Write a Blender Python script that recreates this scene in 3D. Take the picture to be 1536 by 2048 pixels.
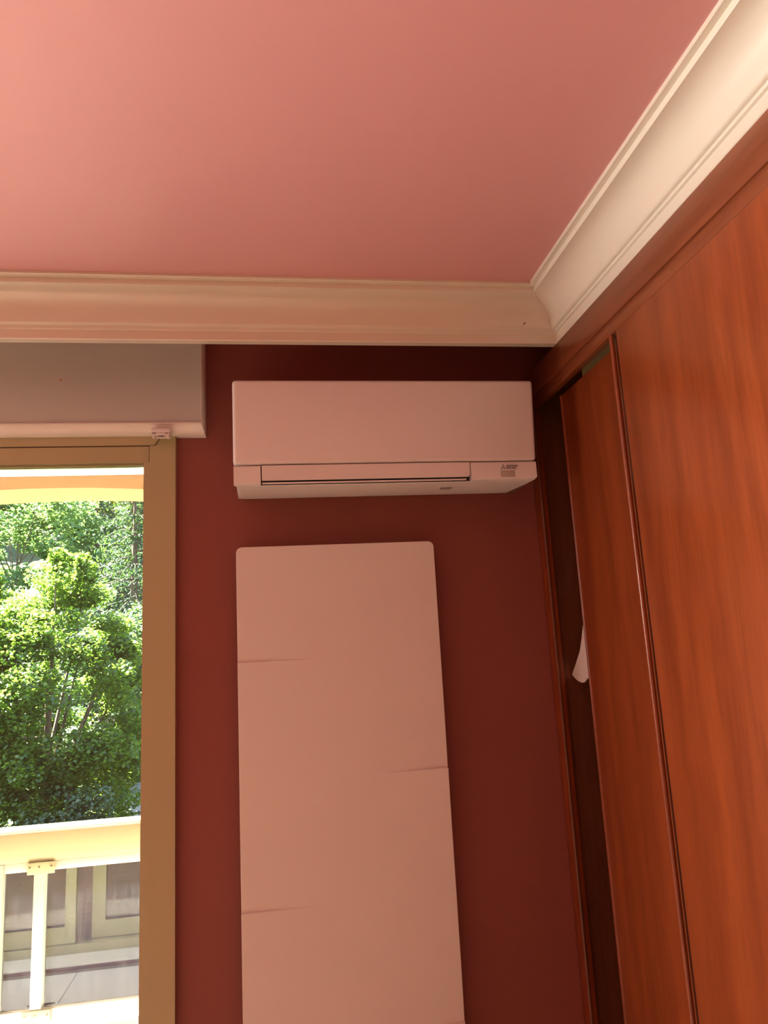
import bpy, bmesh, math, random
import numpy as np
from mathutils import Vector, Matrix

# ------------------------------------------------------------------ scene, camera, light
for o in list(bpy.data.objects):
    bpy.data.objects.remove(o, do_unlink=True)
scene = bpy.context.scene
C = scene.collection
H = 1.60                      # eye height above the floor; builders below take heights relative to the eye

def cam_rot(a, b, c):
    ca, sa, cb, sb, cc, sc = math.cos(a), math.sin(a), math.cos(b), math.sin(b), math.cos(c), math.sin(c)
    Rz = Matrix(((ca, -sa, 0), (sa, ca, 0), (0, 0, 1)))
    Rx = Matrix(((1, 0, 0), (0, cb, -sb), (0, sb, cb)))
    Ry = Matrix(((cc, 0, sc), (0, 1, 0), (-sc, 0, cc)))
    return Rz @ Rx @ Ry
M = cam_rot(math.radians(-8.54406), math.radians(10.41449), math.radians(3.08485))
cd = bpy.data.cameras.new('camera')
cam = bpy.data.objects.new('camera', cd); C.objects.link(cam)
r, u, b = M @ Vector((1, 0, 0)), M @ Vector((0, 0, 1)), -(M @ Vector((0, 1, 0)))
cam.matrix_world = Matrix(((r.x, u.x, b.x, 0), (r.y, u.y, b.y, 0), (r.z, u.z, b.z, H), (0, 0, 0, 1)))
cd.sensor_fit = 'VERTICAL'; cd.sensor_height = 36.0; cd.sensor_width = 27.0
cd.lens = 36.0 * 1398.66 / 2048.0
cd.clip_start = 0.02; cd.clip_end = 300
scene.camera = cam

SUN_TO = Vector((-0.50, 0.31, 0.92)).normalized()
w = bpy.data.worlds.new('world'); scene.world = w; w.use_nodes = True
nt = w.node_tree; nt.nodes.clear()
wo = nt.nodes.new('ShaderNodeOutputWorld'); bg = nt.nodes.new('ShaderNodeBackground'); sky = nt.nodes.new('ShaderNodeTexSky')
sky.sky_type = 'NISHITA'; sky.sun_disc = False
sky.sun_elevation = math.asin(SUN_TO.z); sky.sun_rotation = math.atan2(SUN_TO.x, SUN_TO.y)
sky.air_density = 1.3; sky.dust_density = 2.5; sky.ozone_density = 1.0
bg.inputs[1].default_value = 0.75
nt.links.new(sky.outputs[0], bg.inputs[0]); nt.links.new(bg.outputs[0], wo.inputs[0])
sd = bpy.data.lights.new('sun', 'SUN'); sd.energy = 100.0; sd.angle = math.radians(0.6); sd.color = (1.0, 0.92, 0.78)
so = bpy.data.objects.new('sun', sd); C.objects.link(so); so.location = (-4, 8, 9)
so.rotation_euler = SUN_TO.to_track_quat('Z', 'Y').to_euler()

# added fill light, out of view behind a made-up opening further left
ad = bpy.data.lights.new('added_fill_light', 'AREA'); ad.shape = 'RECTANGLE'; ad.size = 1.08; ad.size_y = 0.5; ad.spread = math.radians(110)
ad.energy = 120.0; ad.color = (1.0, 0.97, 0.92)
ao = bpy.data.objects.new('added_fill_light', ad); C.objects.link(ao)
ao.location = (-3.15, 2.33, H + 0.22)
ao.rotation_euler = Vector((-1.5, 1.55, 0.55)).to_track_quat('Z', 'Y').to_euler()

vs = scene.view_settings
vs.view_transform = 'Standard'; vs.look = 'None'; vs.gamma = 1.0; vs.use_curve_mapping = False
vs.exposure = 1.0

# ------------------------------------------------------------------ materials
MATS = {}
def mat(name, col, rough=0.5, spec=0.5, var=0.0, vscale=6.0, stretch=(1, 1, 1), bump=0.0, bscale=60.0, coat=0.0, metal=0.0, col2=None, detail=4.0):
    if name in MATS: return MATS[name]
    m = bpy.data.materials.new(name); m.use_nodes = True
    n = m.node_tree.nodes; l = m.node_tree.links; p = n['Principled BSDF']
    p.inputs['Roughness'].default_value = rough; p.inputs['Specular IOR Level'].default_value = spec
    p.inputs['Metallic'].default_value = metal
    p.inputs['Coat Weight'].default_value = coat; p.inputs['Coat Roughness'].default_value = 0.12
    tc = n.new('ShaderNodeTexCoord'); mp = n.new('ShaderNodeMapping'); mp.inputs['Scale'].default_value = stretch
    l.new(tc.outputs['Object'], mp.inputs[0])
    if var > 0 or col2 is not None:
        no = n.new('ShaderNodeTexNoise'); no.inputs['Scale'].default_value = vscale; no.inputs['Detail'].default_value = detail
        l.new(mp.outputs[0], no.inputs['Vector'])
        cr = n.new('ShaderNodeValToRGB')
        c2 = col2 if col2 is not None else tuple(min(1, c * (1 + var)) for c in col)
        c1 = col if col2 is not None else tuple(c * (1 - var) for c in col)
        cr.color_ramp.elements[0].color = (*c1, 1); cr.color_ramp.elements[1].color = (*c2, 1)
        cr.color_ramp.elements[0].position = 0.3; cr.color_ramp.elements[1].position = 0.7
        l.new(no.outputs[0], cr.inputs[0]); l.new(cr.outputs[0], p.inputs['Base Color'])
    else:
        p.inputs['Base Color'].default_value = (*col, 1)
    if bump > 0:
        nb = n.new('ShaderNodeTexNoise'); nb.inputs['Scale'].default_value = bscale; nb.inputs['Detail'].default_value = 3
        l.new(mp.outputs[0], nb.inputs['Vector'])
        bu = n.new('ShaderNodeBump'); bu.inputs['Strength'].default_value = bump; bu.inputs['Distance'].default_value = 0.002
        l.new(nb.outputs[0], bu.inputs['Height']); l.new(bu.outputs[0], p.inputs['Normal'])
    MATS[name] = m
    return m

def wood(name, dark, light, rough=0.32, stretch=(9, 9, 0.7), coat=0.12):
    m = mat(name, dark, rough=rough, col2=light, vscale=2.2, stretch=stretch, detail=7.0, coat=coat)
    n = m.node_tree.nodes; l = m.node_tree.links; p = n['Principled BSDF']
    cr = [x for x in n if x.type == 'VALTORGB'][0]
    tc = [x for x in n if x.type == 'TEX_COORD'][0]
    fine = n.new('ShaderNodeTexNoise'); fine.inputs['Scale'].default_value = 1.0; fine.inputs['Detail'].default_value = 5
    mp = n.new('ShaderNodeMapping'); mp.inputs['Scale'].default_value = tuple(s * 14 for s in stretch)
    l.new(tc.outputs['Object'], mp.inputs[0]); l.new(mp.outputs[0], fine.inputs['Vector'])
    mx = n.new('ShaderNodeMix'); mx.data_type = 'RGBA'; mx.blend_type = 'MULTIPLY'; mx.inputs[0].default_value = 0.35
    rr = n.new('ShaderNodeValToRGB'); rr.color_ramp.elements[0].position = 0.35; rr.color_ramp.elements[1].position = 0.6
    rr.color_ramp.elements[0].color = (.55, .5, .45, 1)
    l.new(fine.outputs[0], rr.inputs[0]); l.new(cr.outputs[0], mx.inputs[6]); l.new(rr.outputs[0], mx.inputs[7])
    l.new(mx.outputs[2], p.inputs['Base Color'])
    return m

def glass(name, tint=(0.93, 0.95, 0.93), refl=0.06, rough=0.0):
    m = bpy.data.materials.new(name); m.use_nodes = True
    n = m.node_tree.nodes; l = m.node_tree.links; n.clear()
    o = n.new('ShaderNodeOutputMaterial'); t = n.new('ShaderNodeBsdfTransparent'); g = n.new('ShaderNodeBsdfGlossy'); mx = n.new('ShaderNodeMixShader')
    t.inputs[0].default_value = (*tint, 1); g.inputs['Roughness'].default_value = rough
    lw = n.new('ShaderNodeFresnel'); lw.inputs[0].default_value = 1.45
    l.new(lw.outputs[0], mx.inputs[0])
    l.new(t.outputs[0], mx.inputs[1]); l.new(g.outputs[0], mx.inputs[2]); l.new(mx.outputs[0], o.inputs[0])
    MATS[name] = m
    return m

def leafmat(name, c1, c2, trans=0.45, glow=1.0):
    m = bpy.data.materials.new(name); m.use_nodes = True
    n = m.node_tree.nodes; l = m.node_tree.links; n.clear()
    o = n.new('ShaderNodeOutputMaterial'); d = n.new('ShaderNodeBsdfDiffuse'); t = n.new('ShaderNodeBsdfTranslucent'); mx = n.new('ShaderNodeMixShader')
    g = n.new('ShaderNodeNewGeometry'); cr = n.new('ShaderNodeValToRGB')
    cr.color_ramp.elements[0].color = (*c1, 1); cr.color_ramp.elements[1].color = (*c2, 1)
    l.new(g.outputs['Random Per Island'], cr.inputs[0])
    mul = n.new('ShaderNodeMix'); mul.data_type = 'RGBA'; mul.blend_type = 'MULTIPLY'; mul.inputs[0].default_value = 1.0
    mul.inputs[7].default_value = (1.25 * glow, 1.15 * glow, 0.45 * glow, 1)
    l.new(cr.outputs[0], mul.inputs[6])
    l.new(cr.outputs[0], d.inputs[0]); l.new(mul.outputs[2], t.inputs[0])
    gl = n.new('ShaderNodeBsdfGlossy'); gl.inputs['Roughness'].default_value = 0.45; gl.inputs[0].default_value = (1, 1, 1, 1)
    m2 = n.new('ShaderNodeMixShader'); m2.inputs[0].default_value = 0.025
    mx.inputs[0].default_value = trans
    l.new(d.outputs[0], mx.inputs[1]); l.new(t.outputs[0], mx.inputs[2])
    l.new(mx.outputs[0], m2.inputs[1]); l.new(gl.outputs[0], m2.inputs[2]); l.new(m2.outputs[0], o.inputs[0])
    MATS[name] = m
    return m

mat('wall_paint', (0.255, 0.066, 0.046), rough=0.55, var=0.04, vscale=1.5, bump=0.05, bscale=120)
mat('ceiling_paint', (0.67, 0.33, 0.31), rough=0.45, var=0.03, vscale=0.9, bump=0.03, bscale=90)
mat('cornice_paint', (0.74, 0.67, 0.54), rough=0.3, var=0.02, vscale=3, coat=1.0)
mat('white_plastic', (0.80, 0.78, 0.75), rough=0.35, var=0.01, vscale=4)
mat('white_enamel', (0.76, 0.72, 0.66), rough=0.45, var=0.015, vscale=2)
mat('dark_slot', (0.03, 0.025, 0.02), rough=0.8)
mat('grey_print', (0.28, 0.27, 0.26), rough=0.5)
mat('sensor_window', (0.50, 0.47, 0.40), rough=0.3)
mat('box_paint', (0.54, 0.58, 0.53), rough=0.45, var=0.03, vscale=2.5)
mat('trim_paint', (0.86, 0.84, 0.76), rough=0.3)
mat('frame_paint', (0.44, 0.40, 0.21), rough=0.35, var=0.02, vscale=3)
mat('gasket', (0.10, 0.07, 0.035), rough=0.7)
mat('beige_track', (0.50, 0.40, 0.20), rough=0.5)
mat('white_cloth', (0.80, 0.72, 0.66), rough=0.8, var=0.03, vscale=8)
mat('floor_wood', (0.40, 0.29, 0.20), rough=0.35, col2=(0.52, 0.39, 0.27), vscale=3, stretch=(1, 8, 1))
mat('facade_paint', (0.40, 0.25, 0.15), rough=0.8, var=0.05, bump=0.2, bscale=80)
mat('beam_paint', (0.42, 0.225, 0.115), rough=0.8, var=0.04, vscale=3)
mat('soffit_paint', (0.85, 0.82, 0.74), rough=0.8)
mat('tile', (0.82, 0.80, 0.74), rough=0.45, var=0.05, vscale=5)
mat('grout', (0.22, 0.2, 0.18), rough=0.9)
mat('rail_metal', (0.36, 0.29, 0.165), rough=0.4, var=0.02)
mat('rail_white', (0.50, 0.45, 0.36), rough=0.35)
mat('screw', (0.12, 0.09, 0.06), rough=0.4, metal=0.6)
mat('curb', (0.55, 0.26, 0.13), rough=0.8, var=0.08)
mat('bark', (0.10, 0.075, 0.05), rough=0.9, var=0.3, vscale=9)
mat('pale_bark', (0.28, 0.25, 0.20), rough=0.9, var=0.3, vscale=9)
mat('soil', (0.022, 0.040, 0.016), rough=1.0, var=0.4, vscale=0.8)
mat('road', (0.22, 0.22, 0.22), rough=0.9, var=0.15, vscale=1.5)
mat('fence_metal', (0.05, 0.05, 0.05), rough=0.5)
wood('mahogany', (0.20, 0.036, 0.007), (0.31, 0.062, 0.013))
wood('mahogany_header', (0.18, 0.044, 0.014), (0.25, 0.064, 0.022), stretch=(9, 0.7, 9))
wood('carcass', (0.16, 0.05, 0.02), (0.22, 0.07, 0.03))
glass('pane_glass')
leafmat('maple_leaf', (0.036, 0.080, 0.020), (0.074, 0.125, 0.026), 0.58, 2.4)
leafmat('bush_leaf', (0.026, 0.056, 0.026), (0.046, 0.082, 0.034), 0.4, 1.2)
leafmat('pale_leaf', (0.068, 0.150, 0.078), (0.125, 0.220, 0.105), 0.45, 1.3)
leafmat('dark_leaf', (0.030, 0.080, 0.040), (0.060, 0.120, 0.055), 0.35, 1.0)
leafmat('yellow_leaf', (0.080, 0.130, 0.022), (0.160, 0.180, 0.030), 0.5, 1.8)
leafmat('needle', (0.028, 0.075, 0.040), (0.070, 0.125, 0.055), 0.25, 1.0)

def rail_glass():
    m = bpy.data.materials.new('rail_glass'); m.use_nodes = True
    n = m.node_tree.nodes; l = m.node_tree.links; n.clear()
    o = n.new('ShaderNodeOutputMaterial')
    t = n.new('ShaderNodeBsdfTransparent'); t.inputs[0].default_value = (0.30, 0.30, 0.32, 1)
    tr = n.new('ShaderNodeBsdfTranslucent'); df = n.new('ShaderNodeBsdfDiffuse')
    tc = n.new('ShaderNodeTexCoord'); mp = n.new('ShaderNodeMapping'); mp.inputs['Scale'].default_value = (26, 1, 3)
    no = n.new('ShaderNodeTexNoise'); no.inputs['Scale'].default_value = 1.3; no.inputs['Detail'].default_value = 6; no.inputs['Distortion'].default_value = 1.5
    l.new(tc.outputs['Object'], mp.inputs[0]); l.new(mp.outputs[0], no.inputs['Vector'])
    cr = n.new('ShaderNodeValToRGB')
    cr.color_ramp.elements[0].position = 0.45; cr.color_ramp.elements[0].color = (0.040, 0.042, 0.062, 1)
    cr.color_ramp.elements[1].position = 0.80; cr.color_ramp.elements[1].color = (0.11, 0.11, 0.12, 1)
    l.new(no.outputs[0], cr.inputs[0]); l.new(cr.outputs[0], tr.inputs[0]); l.new(cr.outputs[0], df.inputs[0])
    a = n.new('ShaderNodeMixShader'); a.inputs[0].default_value = 0.35
    l.new(tr.outputs[0], a.inputs[1]); l.new(df.outputs[0], a.inputs[2])
    bmx = n.new('ShaderNodeMixShader'); bmx.inputs[0].default_value = 0.42
    l.new(t.outputs[0], bmx.inputs[1]); l.new(a.outputs[0], bmx.inputs[2])
    g = n.new('ShaderNodeBsdfGlossy'); g.inputs['Roughness'].default_value = 0.02; g.inputs[0].default_value = (1, 1, 1, 1)
    c = n.new('ShaderNodeMixShader'); c.inputs[0].default_value = 0.17
    l.new(bmx.outputs[0], c.inputs[1]); l.new(g.outputs[0], c.inputs[2]); l.new(c.outputs[0], o.inputs[0])
    MATS['rail_glass'] = m
rail_glass()

# ------------------------------------------------------------------ builders
class MB:
    """collects shapes (heights relative to the eye) and links them as one mesh object"""
    def __init__(s): s.bm = bmesh.new()
    def box(s, x0, x1, y0, y1, z0, z1, bev=0.0, seg=2):
        g = bmesh.ops.create_cube(s.bm, size=1.0)['verts']
        for v in g:
            v.co = Vector((x0 + (v.co.x + .5) * (x1 - x0), y0 + (v.co.y + .5) * (y1 - y0), z0 + (v.co.z + .5) * (z1 - z0)))
        if bev > 0:
            ed = set(e for v in g for e in v.link_edges)
            bmesh.ops.bevel(s.bm, geom=list(ed), offset=bev, segments=seg, profile=0.5, affect='EDGES')
        return s
    def loft(s, rings, closed=True, caps=True):
        """rings: lists of points, same length; joins neighbours"""
        vr = [[s.bm.verts.new(p) for p in ring] for ring in rings]
        k = len(rings[0])
        for a, b in zip(vr[:-1], vr[1:]):
            for i in range(k if closed else k - 1):
                j = (i + 1) % k
                s.bm.faces.new((a[i], a[j], b[j], b[i]))
        if caps:
            s.bm.faces.new(list(reversed(vr[0]))); s.bm.faces.new(vr[-1])
        return s
    def tube(s, pts, rad, sides=6):
        rings = []
        for i, p in enumerate(pts):
            p = Vector(p)
            d = (Vector(pts[min(i + 1, len(pts) - 1)]) - Vector(pts[max(i - 1, 0)])).normalized()
            a = d.orthogonal().normalized(); b2 = d.cross(a)
            rr = rad[i] if isinstance(rad, (list, tuple)) else rad
            rings.append([tuple(p + a * rr * math.cos(2 * math.pi * k / sides) + b2 * rr * math.sin(2 * math.pi * k / sides)) for k in range(sides)])
        return s.loft(rings)
    def build(s, name, m, parent=None, smooth=False, angle=35):
        bmesh.ops.recalc_face_normals(s.bm, faces=s.bm.faces[:])
        bmesh.ops.translate(s.bm, verts=s.bm.verts[:], vec=(0, 0, H))
        me = bpy.data.meshes.new(name); s.bm.to_mesh(me); s.bm.free()
        if smooth:
            me.shade_smooth(); me.set_sharp_from_angle(angle=math.radians(angle))
        me.materials.append(MATS[m])
        o = bpy.data.objects.new(name, me); C.objects.link(o)
        attach(o, parent)
        return o

def attach(o, parent):
    if parent is None: return
    o.parent = parent
    if parent.parent is None: o.location = -Vector(parent.location)   # meshes are in world coordinates

def tag(o, label=None, cat=None, group=None, kind=None):
    if label: o['label'] = label
    if cat: o['category'] = cat
    if group: o['group'] = group
    if kind: o['kind'] = kind
    return o

def thing(name, loc, label, cat, group=None, kind=None):
    o = bpy.data.objects.new(name, None); C.objects.link(o); o.empty_display_size = 0.1
    o.location = (loc[0], loc[1], loc[2] + H)
    return tag(o, label, cat, group, kind)

def box(name, m, parent, *a, bev=0.0, seg=2, smooth=False):
    return MB().box(*a, bev=bev, seg=seg).build(name, m, parent, smooth=smooth or bev > 0)

def struct(name, o_or_mb, m=None, label=None, cat=None, smooth=False):
    o = o_or_mb.build(name, m, smooth=smooth) if isinstance(o_or_mb, MB) else o_or_mb
    return tag(o, label, cat, kind='structure')

# ------------------------------------------------------------------ room shell
D = 1.961          # inner face of the window wall
CEIL = 0.886
XL, XR, YB = -4.6, 1.42, -2.6
FLOOR = -H
WX1, WX0 = -0.2848, -1.98      # window opening
WZ1, WZ0 = 0.625, -1.57
wb = MB()
wb.box(WX1, XR, D, D + .19, FLOOR, CEIL)
wb.box(-2.07, WX0, D, D + .19, FLOOR, CEIL)
wb.box(XL - .1, -3.75, D, D + .19, FLOOR, CEIL)
wb.box(-3.75, -2.07, D, D + .19, .55, CEIL)
wb.box(-3.75, -2.07, D, D + .19, FLOOR, -1.50)
wb.box(WX0, WX1, D, D + .19, WZ1, CEIL)
wb.box(WX0, WX1, D, D + .19, FLOOR, WZ0 - .005)
struct('wall_back', wb, 'wall_paint', 'dark red painted wall around the balcony window, behind air conditioner', 'wall')
struct('wall_left', MB().box(XL - .1, XL, YB, D, FLOOR, CEIL), 'wall_paint', 'red painted side wall on the window side of the room', 'wall')
struct('wall_right', MB().box(XR, XR + .1, YB, D + .19, FLOOR, CEIL), 'wall_paint', 'red painted wall behind the built-in wardrobe', 'wall')
struct('wall_front', MB().box(XL - .1, XR + .1, YB - .1, YB, FLOOR, CEIL), 'wall_paint', 'red painted wall behind the viewer', 'wall')
struct('floor', MB().box(XL - .1, XR + .1, YB - .1, D + .19, FLOOR - .1, FLOOR), 'floor_wood', 'pale wooden floor of the room', 'floor')
ceiling = struct('ceiling', MB().box(XL - .1, XR + .1, YB - .1, D + .19, CEIL, CEIL + .1), 'ceiling_paint', 'smooth dusty pink painted ceiling', 'ceiling')

# cornices: (outward offset, height)
prof = [(-.02, .760), (.000, .760), (.002, .762), (.0025, .784), (.0075, .786), (.009, .7915), (.0135, .7925), (.0165, .7955),
        (.0185, .801), (.0205, .810), (.0235, .820), (.028, .831), (.0345, .8415), (.0425, .850), (.052, .8565), (.063, .861), (.076, .8635), (.083, .864),
        (.084, .8655), (.084, .877), (.0955, .8785), (.097, .880), (.097, CEIL), (-.02, CEIL)]
CX, CY = 0.745, 1.682
back_c = MB().loft([[(XL, CY - o, z) for o, z in prof], [(CX - 0.0 - o, CY - o, z) for o, z in prof]])
t1 = struct('trim_1', back_c, 'cornice_paint', 'glossy cream cornice moulding running above the window and air conditioner', 'cornice', smooth=True)
right_c = MB().loft([[(CX - o, CY - o, z) for o, z in prof], [(CX - o, YB, z) for o, z in prof]])
struct('trim_2', right_c, 'cornice_paint', 'glossy cream cornice moulding running along the top of the wardrobe', 'cornice', smooth=True)
def disc(name, m, parent, c, axis, rad, thick=.0012):
    c = Vector(c); a = Vector(axis).normalized()
    return MB().tube([c, c + a * thick], rad, 10).build(name, m, parent)
disc('nail_hole', 'gasket', t1, (.652, CY - .0215, .806), (0, -1, 0), .0016, .006)
disc('speck', 'gasket', ceiling, (-.62, 1.545, CEIL - .0004), (0, 0, 1), .002, .0006)

# ------------------------------------------------------------------ window (sliding balcony door)
win = thing('window_1', (-1.1, D + .03, WZ0), 'cream framed sliding balcony door with clear panes beside the dark red wall', 'window', kind='structure')
FY0, FY1 = D - .022, D + .075       # frame depth
GX = -.3692                         # right end of the visible glass
JX = -.3538                          # inner edge of jamb profile
zs = .5646                           # line between frame head and sash
# jamb with mitre at the head
jm = MB()
for y0, y1 in ((FY0, FY1),):
    out = [(WX1, WZ0), (WX1, WZ1 - .004), (WX1 + -.018, WZ1 - .004), (-.3375, zs), (JX, zs), (JX, WZ0)]
    jm.loft([[(x, y0, z) for x, z in out], [(x, y1, z) for x, z in out]])
jm.box(GX, JX + .001, FY0 + .0002, FY0 + .018, WZ0 + .052, zs - .047)
jm.build('jamb', 'frame_paint', win)
hd = MB(); out = [(WX1 - .0205, WZ1 - .004), (-.3400, zs + .002), (WX0 + .06, zs + .002), (WX0 + .003, WZ1 - .004)]
hd.loft([[(x, FY0 + .0005, z) for x, z in out], [(x, FY1, z) for x, z in out]])
hd.build('head', 'frame_paint', win)
box('mitre_gasket', 'gasket', win, WX0 + .07, WX1 - .012, FY0 + .004, FY1 - .01, zs - .004, WZ1 - .006)
box('jamb', 'frame_paint', win, WX0 + .002, WX0 + .06, FY0, FY1, WZ0, zs)
box('threshold', 'frame_paint', win, WX0 + .06, JX, FY0 + .01, FY1, WZ0 + .001, WZ0 + .05)
def sash(x0, x1, y0, y1, st, rs, back=.001):
    sf = MB()
    sf.box(x0, x1, y0, y1, zs - .0465, zs - .0015)                 # top rail
    s = sf.build('sash', 'frame_paint', win)
    zt = zs - .047; zb = WZ0 + .054
    box('bead', 'frame_paint', s, x0 + st, x1 - rs, y0 + .014, y1, zt - .005, zt)
    box('stile', 'frame_paint', s, x0, x0 + st, y0 + .001, y1, zb, zt)
    box('stile', 'frame_paint', s, x1 - rs, x1, y0 + back, y1, zb, zt)
    box('bottom_rail', 'frame_paint', s, x0 + st, x1 - rs, y0 + .001, y1, zb, zb + .085)
    box('pane', 'pane_glass', s, x0 + st + .001, x1 - rs - .001, (y0 + y1) / 2 + .004, (y0 + y1) / 2 + .010, zb + .0855, zt - .0055)
sash(-1.085, JX - .002, FY0 + .003, FY0 + .043, .07, JX - .002 - GX, .016)
sash(-1.92, -1.16, FY0 + .047, FY0 + .085, .07, .055)

w2 = thing('added_light_opening', (-2.9, D + .1, -1.5), 'cream framed opening added out of view in the window wall for the fill light', 'window', kind='structure')  # door frame added out of view as a surround for the fill light
for x0, x1, z0, z1 in ((-3.749, -3.70, -1.499, .549), (-2.12, -2.071, -1.499, .549), (-3.70, -2.12, .51, .549), (-3.70, -2.12, -1.499, -1.45)):
    box('frame_bar', 'frame_paint', w2, x0, x1, D + .09, D + .14, z0, z1)
box('outer_sill', 'trim_paint', win, WX0 + .002, WX1 - .002, FY1 + .001, D + .21, WZ0 - .004, WZ0 + .006)

# roller shutter box above the window
sb = thing('shutter_box', (-1.1, D - .04, .58), 'off-white roller shutter box with cream edge moulding above the window', 'shutter box')
BY = D - .058
BZ = .6200
box('front_panel', 'box_paint', sb, WX0 - .1, -.2112, BY, D - .001, BZ - .001, CEIL - .002)
# bevelled moulding: bottom and right side, mitred
mo = [(0.0, 0.0), (-.006, .002), (-.0065, .006), (-.001, .0075), (.0005, .011), (.0045, .019), (.012, .0255), (.024, .0285)]  # (y from face, drop outward)
xs = -.2112; zb = BZ
rb = [[(WX0 - .1, BY + a, zb - d) for a, d in mo] + [(WX0 - .1, D - .001, zb - mo[-1][1]), (WX0 - .1, D - .001, zb)]]
rb.append([(xs + d * .28, BY + a, zb - d) for a, d in mo] + [(xs + mo[-1][1] * .28, D - .001, zb - mo[-1][1]), (xs, D - .001, zb)])
MB().loft(rb).build('moulding', 'trim_paint', sb, smooth=True)
rs_ = [rb[1], [(xs + d * .28, BY + a, CEIL - .003) for a, d in mo] + [(xs + mo[-1][1] * .28, D - .001, CEIL - .003), (xs, D - .001, CEIL - .003)]]
MB().loft(rs_).build('moulding', 'trim_paint', sb, smooth=True)
disc('scuff_mark', 'curb', sb, (-.582, BY + .0004, .742), (0, -1, 0), .0035, .0006)

# plastic strap guide under the shutter box
cg = thing('strap_guide', (-.333, BY - .02, .575), 'small white plastic strap guide under the shutter box corner', 'guide')
gx0, gx1 = -.3405, -.2895
gy0, gy1 = BY - .022, BY + .02
box('body', 'white_plastic', cg, gx0, gx1, gy0, gy1, (0.5850), (0.5980), bev=.004)
lip = MB()
lip.box(gx0 + .002, gx1 - .003, gy0 + .002, gy1 - .004, (0.5775), (0.5850), bev=.0012)
lip.box(gx0 + .003, gx0 + .010, gy0 + .002, gy0 + .02, (0.5715), (0.5785), bev=.001)
lip.box(gx1 - .011, gx1 - .004, gy0 + .002, gy0 + .02, (0.5715), (0.5785), bev=.001)
lip.build('lip', 'white_plastic', cg, smooth=True)
arc = MB(); xm = (gx0 + gx1) / 2 + .001
arc.tube([(xm + .011 * math.cos(math.pi + math.pi * k / 10), gy0 + .004, (0.5795) + .009 * math.sin(math.pi + math.pi * k / 10)) for k in range(11)], .0016, 6)
arc.build('strap_loop', 'white_plastic', cg, smooth=True)
box('strap_slot', 'grey_print', cg, xm - .009, xm + .009, gy0 + .0035, gy0 + .010, (0.5720), (0.5803), bev=.003)
box('slot', 'gasket', cg, gx0 + .003, gx0 + .012, gy0 + .0014, gy0 + .003, (0.5820), (0.5837))
box('slot', 'gasket', cg, gx1 - .014, gx1 - .007, gy0 + .0014, gy0 + .003, (0.5820), (0.5837))

# ------------------------------------------------------------------ air conditioner
AY = 1.741
AL, AR = -.1155, .684
ac = thing('air_conditioner', (.285, D - .11, .395), 'white wall-mounted split air conditioner high on the dark red wall', 'air conditioner')
hb = MB(); hb.box(AL + .004, AR - .012, AY + .036, D - .001, .410, .678, bev=.008); hb.build('housing', 'white_plastic', ac, smooth=True)
def ac_block(x0, x1, z0, z1, y0, y1, bev, topw=0.0):
    m = MB(); m.box(x0, x1, y0, y1, z0, z1)
    for v in m.bm.verts:
        if topw and v.co.z > (z0 + z1) / 2 and v.co.x > (x0 + x1) / 2: v.co.x += topw
    ed = [e for e in m.bm.edges if min(v.co.y for v in e.verts) < y0 + 1e-4]
    if bev: bmesh.ops.bevel(m.bm, geom=ed, offset=bev, segments=4, profile=.55, affect='EDGES')
    return m
ac_block(AL, AR - .002, .4545, .6805, AY, AY + .06, .010, .010).build('front_panel', 'white_plastic', ac, smooth=True)
def chin(x0, x1, front, name, ch=0.0, chl=0.0):
    """lower housing: section in (y, z) extruded between x0 and x1; ch chamfers its lower right end"""
    def ring(x, edge):
        pts = []
        for y, z in front:
            xx = x
            if edge == 1 and z < .4065: xx = x - ch * min(1, .12 + .88 * max(0, y - AY - .004) / .10)
            if edge == -1 and z < .4015 and y > AY + .02: xx = x + chl
            pts.append((xx, y, z))
        return pts
    ends = [ring(x0, -1), ring(x0 + .02, 0), ring(x1 - .06, 0), ring(x1, 1)] if ch else [ring(x0, -1), ring(x0 + .012, 0), ring(x1, 0)]
    return MB().loft(ends).build(name, 'white_plastic', ac, smooth=True)
full = [(AY + .004, .4515), (AY + .0015, .449), (AY + .001, .4085), (AY + .0035, .4045), (AY + .009, .4025), (AY + .03, .4005), (AY + .06, .3990), (AY + .12, .3985), (AY + .165, .401), (AY + .19, .407), (AY + .19, .4515)]
mid = [(AY + .05, .4515), (AY + .05, .412), (AY + .020, .4055), (AY + .016, .4035), (AY + .018, .4015), (AY + .03, .4005), (AY + .06, .3990), (AY + .12, .3985), (AY + .165, .401), (AY + .19, .407), (AY + .19, .4515)]
VX0, VX1 = -.046, .498
chin(AL + .001, VX0 - .0015, full, 'left_cover', 0, .012)
chin(VX1 + .0015, AR - .004, full, 'right_cover', .034)
chin(VX0 - .0015, VX1 + .0015, mid, 'lower_tray')
box('outlet_recess', 'dark_slot', ac, VX0 - .001, VX1 + .001, AY + .022, AY + .049, .4125, .4535)
vn = MB(); out = [(VX0 + .0012, .4515), (VX1 - .0012, .4515), (VX1 - .0012, .420), (VX1 - .007, .4125), (VX0 + .0012, .4125)]
vn.loft([[(x, AY + .001, z) for x, z in out], [(x, AY + .005, z) for x, z in out]])
vn.build('air_vane', 'white_plastic', ac)
lv = MB(); out = [(VX0 + .0015, .4085), (VX1 - .009, .4085), (VX1 - .014, .4045), (VX0 + .0015, .4045)]
lv.loft([[(x, AY + .006, z) for x, z in out], [(x, AY + .012, z + .0008) for x, z in out]])
lv.build('lower_vane', 'white_plastic', ac)
ind = MB(); out = [(.425, .392), (.462, .392), (.455, .396)]
box('clip', 'grey_print', ac, 0.430, .462, AY + .062, AY + .085, .3975, .4005, bev=.001)
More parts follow.
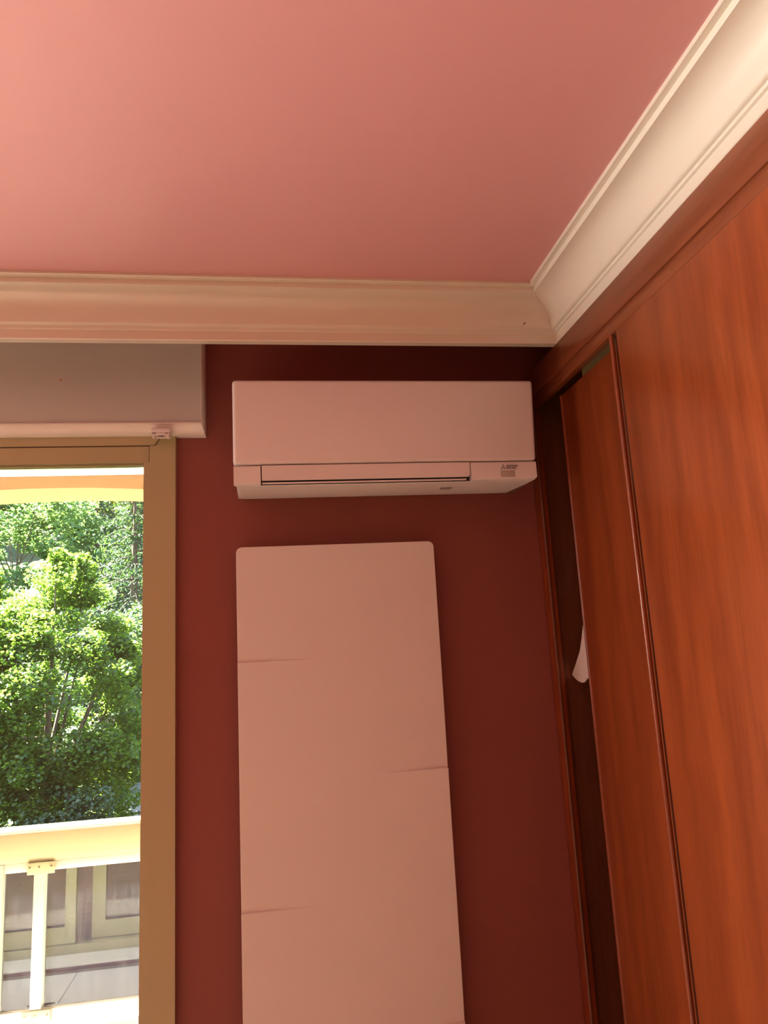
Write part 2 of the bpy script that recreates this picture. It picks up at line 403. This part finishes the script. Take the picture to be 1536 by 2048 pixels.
# receiver window and printed logo
box('receiver_window', 'sensor_window', ac, .580, .619, AY + .0004, AY + .004, .4095, .4275, bev=.0006)
lg = MB(); lx, lz, rr = .588, .4360, .0041
for k in range(3):
    a = math.radians(90 + 120 * k); c = (lx + .0 + rr * math.cos(a), lz + rr * math.sin(a))
    d1 = (math.cos(a), math.sin(a)); d2 = (-d1[1], d1[0])
    q = [(c[0] + d1[0] * rr, c[1] + d1[1] * rr), (c[0] + d2[0] * rr * .58, c[1] + d2[1] * rr * .58), (c[0] - d1[0] * rr, c[1] - d1[1] * rr), (c[0] - d2[0] * rr * .58, c[1] - d2[1] * rr * .58)]
    lg.loft([[(x, AY + .0002, z) for x, z in q], [(x, AY + .002, z) for x, z in q]])
lg.build('three_diamond_logo', 'grey_print', ac)
def text(body, x, z, y, size, m, parent, name):
    cu = bpy.data.curves.new(name, 'FONT'); cu.body = body; cu.size = size; cu.align_x = 'LEFT'; cu.extrude = .0004; cu.offset = .0003
    o = bpy.data.objects.new(name + '_tmp', cu); C.objects.link(o)
    dg = bpy.context.evaluated_depsgraph_get(); me = bpy.data.meshes.new_from_object(o.evaluated_get(dg))
    bpy.data.objects.remove(o, do_unlink=True)
    me.transform(Matrix.Translation((x, y, z + H)) @ Matrix.Rotation(math.pi / 2, 4, 'X'))
    me.materials.clear(); me.materials.append(MATS[m])
    t = bpy.data.objects.new(name, me); C.objects.link(t); attach(t, parent)
text('MITSUBISHI', .5970, .4375, AY + .0006, .0062, 'grey_print', ac, 'brand_lettering')
text('ELECTRIC', .5970, .4315, AY + .0006, .0062, 'grey_print', ac, 'brand_lettering')

# ------------------------------------------------------------------ flat panel radiator
RY = D - .060
RX0, RX1, RZ1 = -.1205, .4195, .266
RZ0 = RZ1 - .302 * 5.5
ra = thing('panel_radiator', (.15, D - .03, RZ0), 'tall flat white panel radiator with shallow side creases below air conditioner', 'radiator')
creases = [(RZ1 - .302 * (k + 1), -1 if k % 2 == 0 else 1) for k in range(5)]
zz = [RZ1 - .016 * (1 - math.cos(math.pi / 2 * k / 6)) for k in range(7)]
z = RZ1 - .03
rows = set(zz)
k = 0
while z > RZ0:
    rows.add(z); z -= .025
for cz, sd_ in creases: rows.update((cz + .0004, cz - .0014, cz - .008))
rows.add(RZ0)
rows = sorted(rows, reverse=True)
NX = 44
def relief(x, z):
    h = 0.0
    for cz, s in creases:
        t = (x - RX0) / .205 if s < 0 else (RX1 - x) / .185
        fade = max(0.0, 1 - t) ** 1.0
        if z > cz: dz = (z - cz) / .16; h += -.0045 * fade * max(0, 1 - dz) ** 2
        else: dz = (cz - z) / .10; h += .0028 * fade * max(0, 1 - dz) ** 2 if z < cz - .001 else -.003 * fade
    return h
me = bpy.data.meshes.new('front_panel'); V = []; F = []
for z in rows:
    inset = 0.0
    dz = RZ1 - z
    if dz < .016: inset = .016 - math.sqrt(max(0, .016 ** 2 - (.016 - dz) ** 2))
    a, b_ = RX0 + inset, RX1 - inset
    for i in range(NX + 1):
        x = a + (b_ - a) * i / NX
        V.append((x, RY - relief(x, z), z + H))
n0 = len(V)
for j in range(len(rows) - 1):
    for i in range(NX):
        p = j * (NX + 1) + i
        F.append((p, p + NX + 1, p + NX + 2, p + 1))
# rim wrapping back
bd = list(range(NX, -1, -1)) + [j * (NX + 1) for j in range(1, len(rows))] + [(len(rows) - 1) * (NX + 1) + i for i in range(1, NX + 1)] + [j * (NX + 1) + NX for j in range(len(rows) - 2, 0, -1)]
ring0 = bd
for off, dy in ((0.0012, .0012), (0.0016, .020)):
    cx_, cz_ = (RX0 + RX1) / 2, (RZ0 + RZ1) / 2
    ring1 = []
    for v in bd:
        x, y, z = V[v]; z -= H
        sx = 1 if x > cx_ else -1
        nx = off * sx if abs(x - cx_) > .25 else 0
        nz = off if z > RZ1 - .017 else (-off if z < RZ0 + .001 else 0)
        V.append((x + nx, y + dy, z + nz + H)); ring1.append(len(V) - 1)
    for i in range(len(bd)):
        j = (i + 1) % len(bd); F.append((ring0[i], ring0[j], ring1[j], ring1[i]))
    ring0 = ring1
me.from_pydata(V, [], F); me.update()
bmx = bmesh.new(); bmx.from_mesh(me); bmesh.ops.recalc_face_normals(bmx, faces=bmx.faces[:]); bmx.to_mesh(me); bmx.free()
me.shade_smooth(); me.set_sharp_from_angle(angle=math.radians(20))
me.materials.append(MATS['white_enamel'])
fp = bpy.data.objects.new('front_panel', me); C.objects.link(fp); attach(fp, ra)
box('heater_body', 'white_enamel', ra, RX0 + .03, RX1 - .03, RY + .018, D - .012, RZ0 + .03, RZ1 - .03)
for xx in (RX0 + .1, RX1 - .13):
    box('wall_bracket', 'grey_print', ra, xx, xx + .03, D - .014, D - .0005, RZ1 - .25, RZ1 - .1)

# ------------------------------------------------------------------ wardrobe
XW = .745
wy0 = YB + .02
wd = thing('wardrobe', (1.05, .2, FLOOR), 'built-in mahogany wardrobe with sliding doors, one slid slightly open', 'wardrobe')
XB = XR - .002
car = MB()
car.box(XB - .018, XB, wy0, D - .002, FLOOR + .002, .758)
car.box(XW + .03, XB - .018, wy0, wy0 + .02, FLOOR + .002, .758)
car.box(XW + .03, XB - .018, D - .022, D - .002, FLOOR + .002, .758)
car.box(XW + .03, XB - .018, wy0 + .02, D - .022, FLOOR + .002, FLOOR + .08)
car.box(XW + .03, XB - .018, wy0 + .02, D - .022, .735, .758)
car.build('carcass', 'carcass', wd)
# header: two stepped boards
box('header_board', 'mahogany_header', wd, XW - .002, XW + .024, wy0, D - .002, .683, .7598, bev=.003)
box('header_lip', 'mahogany_header', wd, XW + .0025, XW + .022, wy0, D - .002, .6505, .6832, bev=.002)
box('upper_track', 'beige_track', wd, XW + .0545, XW + .075, wy0 + .02, 1.66, .640, .7345)  # stopped short of the corner, so its shape stands in for the light falloff
# side post against the window wall, with a raised bead
box('side_post', 'mahogany', wd, XW + .006, XW + .028, 1.916, D - .002, FLOOR + .002, .650, bev=.002)
MB().tube([(XW + .009, 1.914, FLOOR + .002), (XW + .009, 1.914, .650)], .0045, 10).build('post_bead', 'carcass', wd, smooth=True)
def door(name_y0, name_y1, xf, xb, ztop, bead=True):
    d = box('door', 'mahogany', wd, xf, xb, name_y0, name_y1, FLOOR + .085, ztop, bev=.0015)
    if bead:
        MB().tube([(xf + .003, name_y1 + .028, FLOOR + .085), (xf + .003, name_y1 + .028, ztop)], .0055, 12).build('edge_bead', 'mahogany', d, smooth=True)
        box('edge_groove', 'carcass', d, xf + .014, xb, name_y1 + .0002, name_y1 + .033, FLOOR + .085, ztop)
    return d
door(.22, 1.364, XW + .001, XW + .023, .6495)
door(wy0 + .03, -.95, XW + .001, XW + .023, .6495, False)
DX = XW + .031
d1 = box('door', 'mahogany', wd, DX, DX + .022, -.95, 1.752, FLOOR + .085, .640, bev=.0015)
MB().tube([(DX + .004, 1.757, FLOOR + .085), (DX + .004, 1.757, .640)], .007, 10).build('edge_bead', 'mahogany', d1, smooth=True)
MB().tube([(1.06, wy0 + .021, .40), (1.06, D - .023, .40)], .0125, 12).build('clothes_rail', 'rail_white', wd, smooth=True)

# white cloth hanging inside, its corner showing in the gap
gm = MB()
out = [(1.60, .36), (1.76, .37), (1.80, .30), (1.812, .10), (1.830, .012), (1.847, -.022), (1.867, -.055), (1.904, -.092), (1.938, -.122), (1.925, -.129), (1.910, -.135), (1.893, -.1395), (1.875, -.1415), (1.860, -.140), (1.848, -.133), (1.838, -.127), (1.70, -.15), (1.60, -.14), (1.56, .2)]
def gx(y, z): return .8035 + .58 * max(0, z - .02) + .05 * max(0, 1.80 - y)
gm.loft([[(gx(y, z), y, z) for y, z in out], [(gx(y, z) + .004, y, z) for y, z in out]])
bmesh.ops.triangulate(gm.bm, faces=[f for f in gm.bm.faces if len(f.verts) > 4])
g_ = gm.build('hanging_cloth', 'white_cloth')
tag(g_, 'white cloth corner showing in the dark gap beside the wardrobe door', 'cloth')
MB().tube([(1.06, 1.70, .4125), (1.06, 1.70, .428), (1.045, 1.70, .43)], .002, 6).build('hanger_hook', 'screw', g_)
MB().tube([(gx(1.70, .34), 1.70, .34), (1.04, 1.70, .385), (1.06, 1.70, .415)], .002, 6).build('hanger_wire', 'screw', g_)

# ------------------------------------------------------------------ balcony
OY = D + .19                 # outer face of the facade
GY = 3.19                    # railing plane
bx0, bx1 = -4.7, .9
bfl = struct('balcony_floor', MB().box(bx0 - .2, bx1 + .2, OY, GY + .12, FLOOR - .2, FLOOR - .012), 'grout', 'pale tiled balcony floor outside the window', 'floor')
tm = None
ts = .40
for i in range(14):
    for j in range(3):
        x0 = bx0 + i * ts; y0 = OY + .03 + j * ts
        x1_, y1_ = min(x0 + ts - .005, bx1), min(y0 + ts - .005, GY - .06)
        if x1_ - x0 < .05 or y1_ - y0 < .05: continue
        box('tile', 'tile', bfl, x0, x1_, y0, y1_, FLOOR - .0125, FLOOR - .002)
struct('balcony_curb', MB().box(bx0 - .2, bx1 + .2, GY - .05, GY + .12, FLOOR - .011, FLOOR + .175), 'curb', 'low terracotta curb under the balcony railing', 'curb')
box('curb_coping', 'rail_white', bpy.data.objects['balcony_curb'], bx0 - .2, bx1 + .2, GY - .065, GY + .13, FLOOR + .1755, FLOOR + .20)
fw = MB()
fw.box(WX1 + .001, bx1 + .5, OY + .0005, OY + .02, FLOOR - .2, .745)
fw.box(-2.07, WX0 - .001, OY + .0005, OY + .02, FLOOR - .2, .745)
fw.box(bx0 - .5, -3.75, OY + .0005, OY + .02, FLOOR - .2, .745)
fw.box(-3.75, -2.07, OY + .0005, OY + .02, .55, .745)
fw.box(WX0 - .001, WX1 + .001, OY + .0005, OY + .02, WZ1 + .001, .745)
struct('facade_wall', fw, 'facade_paint', 'ochre outer wall of the house on the balcony', 'wall')
struct('balcony_soffit', MB().box(bx0 - .2, bx1 + .2, OY + .0205, 3.30, .747, .9), 'soffit_paint', 'white underside of the balcony above', 'ceiling')
# arched beam
ab = MB(); xc, Rr = -.94, 5.4
xsn = [bx0 - .2 + (bx1 - bx0 + .4) * i / 48 for i in range(49)]
def archz(x): return max(.696 - (Rr - math.sqrt(max(0, Rr * Rr - min(1.55, abs(x - xc)) ** 2))), .25)
ab.loft([[(x, 3.0, archz(x)), (x, 3.27, archz(x)), (x, 3.27, .7465), (x, 3.0, .7465)] for x in xsn])
struct('balcony_arch', ab, 'beam_paint', 'orange painted arched beam across the top of the balcony', 'beam', smooth=True)
for px_ in (bx0, bx1):
    struct('balcony_pillar', MB().box(px_ - .2, px_ + .2, 2.98, 3.28, FLOOR + .205, archz(px_) + .002), 'beam_paint', 'orange pillar at the %s end of the balcony arch' % ('far left' if px_ < -1 else 'right'), 'pillar')

rl = thing('balcony_railing', (-.9, GY, FLOOR + .2), 'sunlit cream balcony railing with scratched glass panels outside the window', 'railing')
rx0, rx1 = bx0 + .205, bx1 - .205
box('top_fascia', 'rail_metal', rl, rx0, rx1, GY - .03, GY + .04, -.792, -.680, bev=.002)
box('handrail_cap', 'rail_white', rl, rx0, rx1, GY - .035, GY + .05, -.680, -.668, bev=.002)
posts = [-3.4, -2.3, -1.142, -.985, .25]
for px_ in posts:
    box('post', 'rail_white', rl, px_ - .021, px_ + .021, GY - .032, GY + .012, FLOOR + .2005, -.793, bev=.003)
    for zc_ in ((-.813, -1.345) if px_ != -1.142 else ()):
        br = box('bracket', 'rail_metal', rl, px_ - .045, px_ + .058, GY - .038, GY - .0325, zc_ - .024, zc_ + .020, bev=.001)
        for dx in (-.035, 0, .046):
            disc('screw', 'screw', br, (px_ + dx, GY - .038, zc_ + .004), (0, -1, 0), .0035, .002)
ps = sorted(posts)
for a, b_ in zip(ps[:-1], ps[1:]):
    a += .0215; b_ -= .0215
    box('panel_rail', 'rail_white', rl, a, b_, GY - .026, GY + .008, -.828, -.7925, bev=.003)
    box('panel_rail', 'rail_white', rl, a, b_, GY - .026, GY + .008, -1.372, -1.327, bev=.003)
    box('glass_panel', 'rail_glass', rl, a + .002, b_ - .002, GY - .008, GY - .002, -1.3265, -.8285)

# ------------------------------------------------------------------ outdoors
rng = np.random.default_rng(7)
def gz(x, y):
    ys = [3.5, 6, 9, 12, 14, 15, 18, 22, 30, 40, 60, 90]
    zs_ = [-6, -5.6, -4.9, -3.9, -3.1, -2.6, -1.2, .6, 4.2, 8, 14, 20]
    return float(np.interp(y, ys, zs_)) + .15 * math.sin(x * .7) * math.cos(y * .5)
V = []; F = []
gxs = np.linspace(-45, 25, 41); gys = list(np.linspace(3.6, 30, 30)) + list(np.linspace(33, 90, 16))
for y in gys:
    for x in gxs: V.append((x, y, gz(x, y) + H))
nx_ = len(gxs)
for j in range(len(gys) - 1):
    for i in range(nx_ - 1):
        p = j * nx_ + i; F.append((p, p + 1, p + nx_ + 1, p + nx_))
me = bpy.data.meshes.new('hillside'); me.from_pydata(V, [], F); me.shade_smooth(); me.materials.append(MATS['soil'])
hs = bpy.data.objects.new('hillside', me); C.objects.link(hs)
tag(hs, 'steep shaded hillside beyond the balcony', 'ground', kind='structure')

def leaves(name, m, parent, pts, size, up=0.6, kind='stuff', aspect=1.0, droop=0.0):
    """one small bent quad for each point"""
    n = len(pts); pts = np.asarray(pts)
    nrm = rng.normal(size=(n, 3)); nrm /= np.linalg.norm(nrm, axis=1)[:, None]
    nrm[:, 2] = np.abs(nrm[:, 2]) + up; nrm /= np.linalg.norm(nrm, axis=1)[:, None]
    t = rng.normal(size=(n, 3)); t[:, 2] -= droop; t -= (t * nrm).sum(1)[:, None] * nrm; t /= np.linalg.norm(t, axis=1)[:, None]
    b2 = np.cross(nrm, t)
    s = size * rng.uniform(.65, 1.3, n)[:, None]
    tip = pts + t * s * .62; root = pts - t * s * .55
    a = pts + b2 * s * .5 * aspect - nrm * s * .12; c = pts - b2 * s * .5 * aspect - nrm * s * .12
    co = np.stack([root, a, tip, c], 1).reshape(-1, 3); co[:, 2] += H
    me = bpy.data.meshes.new(name)
    me.vertices.add(4 * n); me.vertices.foreach_set('co', co.astype(np.float32).ravel())
    base = np.arange(n) * 4
    tri = np.stack([base, base + 1, base + 2, base, base + 2, base + 3], 1).ravel()
    me.loops.add(6 * n); me.loops.foreach_set('vertex_index', tri.astype(np.int32))
    me.polygons.add(2 * n); me.polygons.foreach_set('loop_start', (np.arange(2 * n) * 3).astype(np.int32))
    me.update(calc_edges=True); me.validate()
    me.materials.append(MATS[m])
    o = bpy.data.objects.new(name, me); C.objects.link(o); attach(o, parent)
    tag(o, kind=kind)
    return o

def sphere_pts(n):
    v = rng.normal(size=(n, 3)); return v / np.linalg.norm(v, axis=1)[:, None]

def broadleaf(label, base, top, rx, ry, rz, m, nclump, per, clr, size, bark='bark', stems=1, cat='tree', group=None, name='broadleaf_tree', tips=0, up=.6):
    """trunk(s), limbs to leaf clumps over a lumpy crown; base/top: points of the trunk foot and the crown top"""
    bx_, by_ = base; bz_ = gz(bx_, by_) - .1
    t = thing(name, (bx_, by_, bz_), label, cat, group)
    cc = np.array([top[0], top[1], top[2] - rz])
    dirs = sphere_pts(nclump); rad = rng.uniform(.55, 1.0, nclump)[:, None] ** .6
    cl = cc + dirs * rad * np.array([rx, ry, rz])
    cl = cl[cl[:, 2] > bz_ + .5] if name != 'bush' else cl[cl[:, 2] > bz_ - .2]
    if tips:
        for k in range(tips):
            a = rng.uniform(0, 2 * math.pi); q = rng.uniform(0, .55)
            x_, y_ = q * math.cos(a) * rx, q * math.sin(a) * ry
            zt = cc[2] + rz * math.sqrt(1 - q * q)
            for h_ in np.linspace(0, 1, 4): cl = np.vstack([cl, [cc[0] + x_, cc[1] + y_, zt + h_ * .32]])
    pts = []
    for i, c in enumerate(cl):
        tipi = tips and i >= len(cl) - 4 * tips
        rr = clr * (.42 if tipi else rng.uniform(.7, 1.25)); n = int(per * (.3 if tipi else rng.uniform(.7, 1.2)))
        d = sphere_pts(n) * (rng.uniform(.25, 1, n)[:, None] ** .5) * rr; d[:, 2] *= .62
        pts.append(c + d)
    pts = np.vstack(pts)
    leaves('foliage', m, t, pts, size, up)
    tr = MB()
    for s in range(stems):
        off = Vector((rng.uniform(-.25, .25), rng.uniform(-.2, .2), 0)) * (stems > 1)
        h_ = cc[2] - bz_; r0 = max(.02, .035 * h_ / (1 + .6 * (stems - 1)))
        p0 = Vector((bx_, by_, bz_)) + off * .4; p2 = Vector(cc) + off * 2.5 + Vector((0, 0, rz * .3)); pm = (p0 + p2) / 2 + off
        tr.tube([p0, pm, p2], [r0, r0 * .7, r0 * .25], 7)
        idx = rng.choice(len(cl), min(len(cl), 14), replace=False)
        for i in idx:
            q = p0.lerp(p2, rng.uniform(.3, .8)); e = Vector(cl[i]); mid_ = q.lerp(e, .5) + Vector((0, 0, -.1))
            tr.tube([q, mid_, e], [r0 * .3, r0 * .2, r0 * .08], 5)
    tr.build('trunk', bark, t, smooth=True)
    return t

def conifer(label, x, y, ztop, m, nwh, spread, size=.10, group=None, per=46):
    bz_ = gz(x, y) - .1
    t = thing('conifer', (x, y, bz_), label, 'tree', group)
    h_ = ztop - bz_; tr = MB()
    tr.tube([(x, y, bz_), (x, y, bz_ + h_ * .5), (x, y, ztop)], [.02 * h_ + .05, .012 * h_ + .03, .01], 7)
    pts = []
    for k in range(nwh):
        f = (k + .5) / nwh; zc_ = ztop - f * h_ * .92
        L = spread * (f ** .75) + .15
        for q in range(7):
            a = rng.uniform(0, 2 * math.pi); d = np.array([math.cos(a), math.sin(a), 0])
            P = [np.array([x, y, zc_]) + d * L * s + np.array([0, 0, .10 * L * s - .42 * L * s * s + (.16 * L * max(0, s - .7))]) for s in np.linspace(0, 1, 6)]
            tr.tube([tuple(p) for p in P], [.02, .016, .012, .009, .006, .003], 4)
            n = int(per * (L / spread + .3))
            s = rng.uniform(.12, 1, n) ** .8; sid = rng.normal(0, 1, n)
            px_ = np.stack([np.interp(s, np.linspace(0, 1, 6), [p[i] for p in P]) for i in range(3)], 1)
            per_ = np.array([-d[1], d[0], 0])
            px_ = px_ + per_ * (sid * .10 * L)[:, None]; px_[:, 2] -= np.abs(rng.normal(0, .10 * L + .03, n))
            pts.append(px_)
    leaves('foliage', m, t, np.vstack(pts), size, .2, aspect=.35, droop=1.3)
    tr.build('trunk', 'bark', t, smooth=True)
    return t

# the near maple in the middle of the window view
broadleaf('bright yellow-green maple tree catching the sun in the window view', (-3.7, 12.2), (-3.72, 12.0, 1.40), 1.55, 1.55, 2.45, 'maple_leaf', 300, 380, .33, .053, tips=6, name='maple_tree')
broadleaf('slender pale-stemmed tree beside the window frame, right of the maple', (-3.3, 15.2), (-3.2, 15.2, 1.0), 0.95, 1.1, 1.6, 'dark_leaf', 90, 260, .34, .06, bark='pale_bark', stems=3, name='slender_tree')
# shrubs low on the slope
bs = [(-3.6, 9.6, -2.0, .8, 'low leafy bush just behind the balcony handrail'), (-2.95, 10.6, -1.7, .65, 'leafy bush above the handrail, left of the fence'),
      (-5.4, 10.4, -1.4, 1.0, 'leafy bush at the left edge of the window view'), (-3.95, 13.6, -1.3, .9, 'bush at the foot of the slender tree'), (-1.2, 11.2, -2.2, 1.0, 'low bush right of the fence, behind the window frame')]
for x, y, zt, rr, lab in bs:
    broadleaf(lab, (x, y), (x, y, zt), rr, rr, 1.25, 'bush_leaf', 60, 330, .30, .046, cat='bush', group='bushes on the slope', name='bush', stems=3)
# trees up the slope
broadleaf('large pale green tree at the upper left of the window view', (-7.6, 21.5), (-7.6, 21.5, 5.6), 2.4, 2.2, 3.2, 'pale_leaf', 140, 240, .55, .10)
broadleaf('dark leafy tree far left behind the window wall', (-11.5, 20.5), (-11.5, 20.5, 5.2), 2.4, 2.2, 3.0, 'dark_leaf', 70, 120, .6, .15)
conifer('drooping spruce beside the right window frame', -3.95, 19.6, 5.0, 'needle', 26, 1.9, .13)
conifer('dark spruce between the pale tree and the drooping spruce', -6.1, 24.2, 5.6, 'needle', 22, 2.0, .15)
conifer('tall dark spruce behind the drooping spruce', -5.2, 29.5, 9.0, 'needle', 24, 2.4, .18)
broadleaf('yellow-green tree under the orange arch at the top of the window view', (-7.6, 30.5), (-7.6, 30.5, 8.4), 1.6, 1.6, 2.0, 'yellow_leaf', 50, 120, .5, .16, name='broadleaf_tree')
broadleaf('bare pale trunk tree under the arch, left of the yellow-green tree', (-8.2, 27.5), (-8.2, 27.5, 9.5), .8, .8, 1.6, 'yellow_leaf', 14, 60, .5, .15, bark='pale_bark', stems=3, name='broadleaf_tree')
wl_ = ['woodland tree far left at the top of the slope, in front of the ridge', 'second woodland tree from the left behind the pale green tree', 'tall woodland tree straight behind the yellow-green tree', 'woodland tree behind the tall dark spruce',
       'woodland tree right of the tall dark spruce', 'low woodland tree left of the dark leafy tree', 'low woodland tree right of the drooping spruce', 'tallest woodland tree on the ridge, behind the pale trunk tree', 'rightmost woodland tree on the ridge', 'leftmost woodland tree on the ridge']
k = -1
for x, y, zt in ((-14, 33, 12), (-10.5, 35, 13), (-7.2, 38, 14), (-3.5, 36, 13), (-.2, 33, 11), (-17, 27, 9), (1.5, 26, 8), (-12.6, 39, 15), (3.5, 38, 13), (-20, 38, 14)):
    k += 1
    broadleaf(wl_[k], (x, y), (x, y, zt), 2.6, 2.2, 4.2, 'dark_leaf', 60, 110, .8, .24, group='woodland trees at the top of the slope', name='woodland_tree')
for x, y, zt, lab in ((-6.6, 13.6, 1.2, 'round tree left of the maple, behind the window wall'), (-1.2, 16.5, 1.6, 'round tree right of the spruce, behind the window frame')):
    broadleaf(lab, (x, y), (x, y, zt), 1.6, 1.5, 2.0, 'bush_leaf', 70, 130, .45, .11)

# fence and pale path seen at the lower right of the window
pm = MB(); px0, px1 = -3.05, 1.5
pm.loft([[(px0, 13.0, gz(px0, 13.0) + .16), (px1, 13.0, gz(px1, 13.0) + .16), (px1, 15.6, gz(px1, 15.6) + .22), (px0, 15.6, gz(px0, 15.6) + .22)],
         [(px0, 13.0, gz(px0, 13.0) - .3), (px1, 13.0, gz(px1, 13.0) - .3), (px1, 15.6, gz(px1, 15.6) - .3), (px0, 15.6, gz(px0, 15.6) - .3)]])
struct('path', pm, 'road', 'pale sunlit path behind the thin metal fence', 'path')
fe = thing('metal_fence', (-2.0, 12.9, gz(-2, 12.9)), 'thin dark metal bar fence at the lower right of the window view', 'fence')
fb = gz(-2, 12.9) + .05
for zf in (fb + .08, fb + 1.02):
    MB().box(-2.72, -1.0, 12.885, 12.915, zf - .015, zf + .015).build('fence_rail', 'fence_metal', fe)
for k in range(16):
    x = -2.7 + k * .11
    MB().box(x - .008, x + .008, 12.886, 12.902, fb - .25, fb + 1.06).build('fence_bar', 'fence_metal', fe)
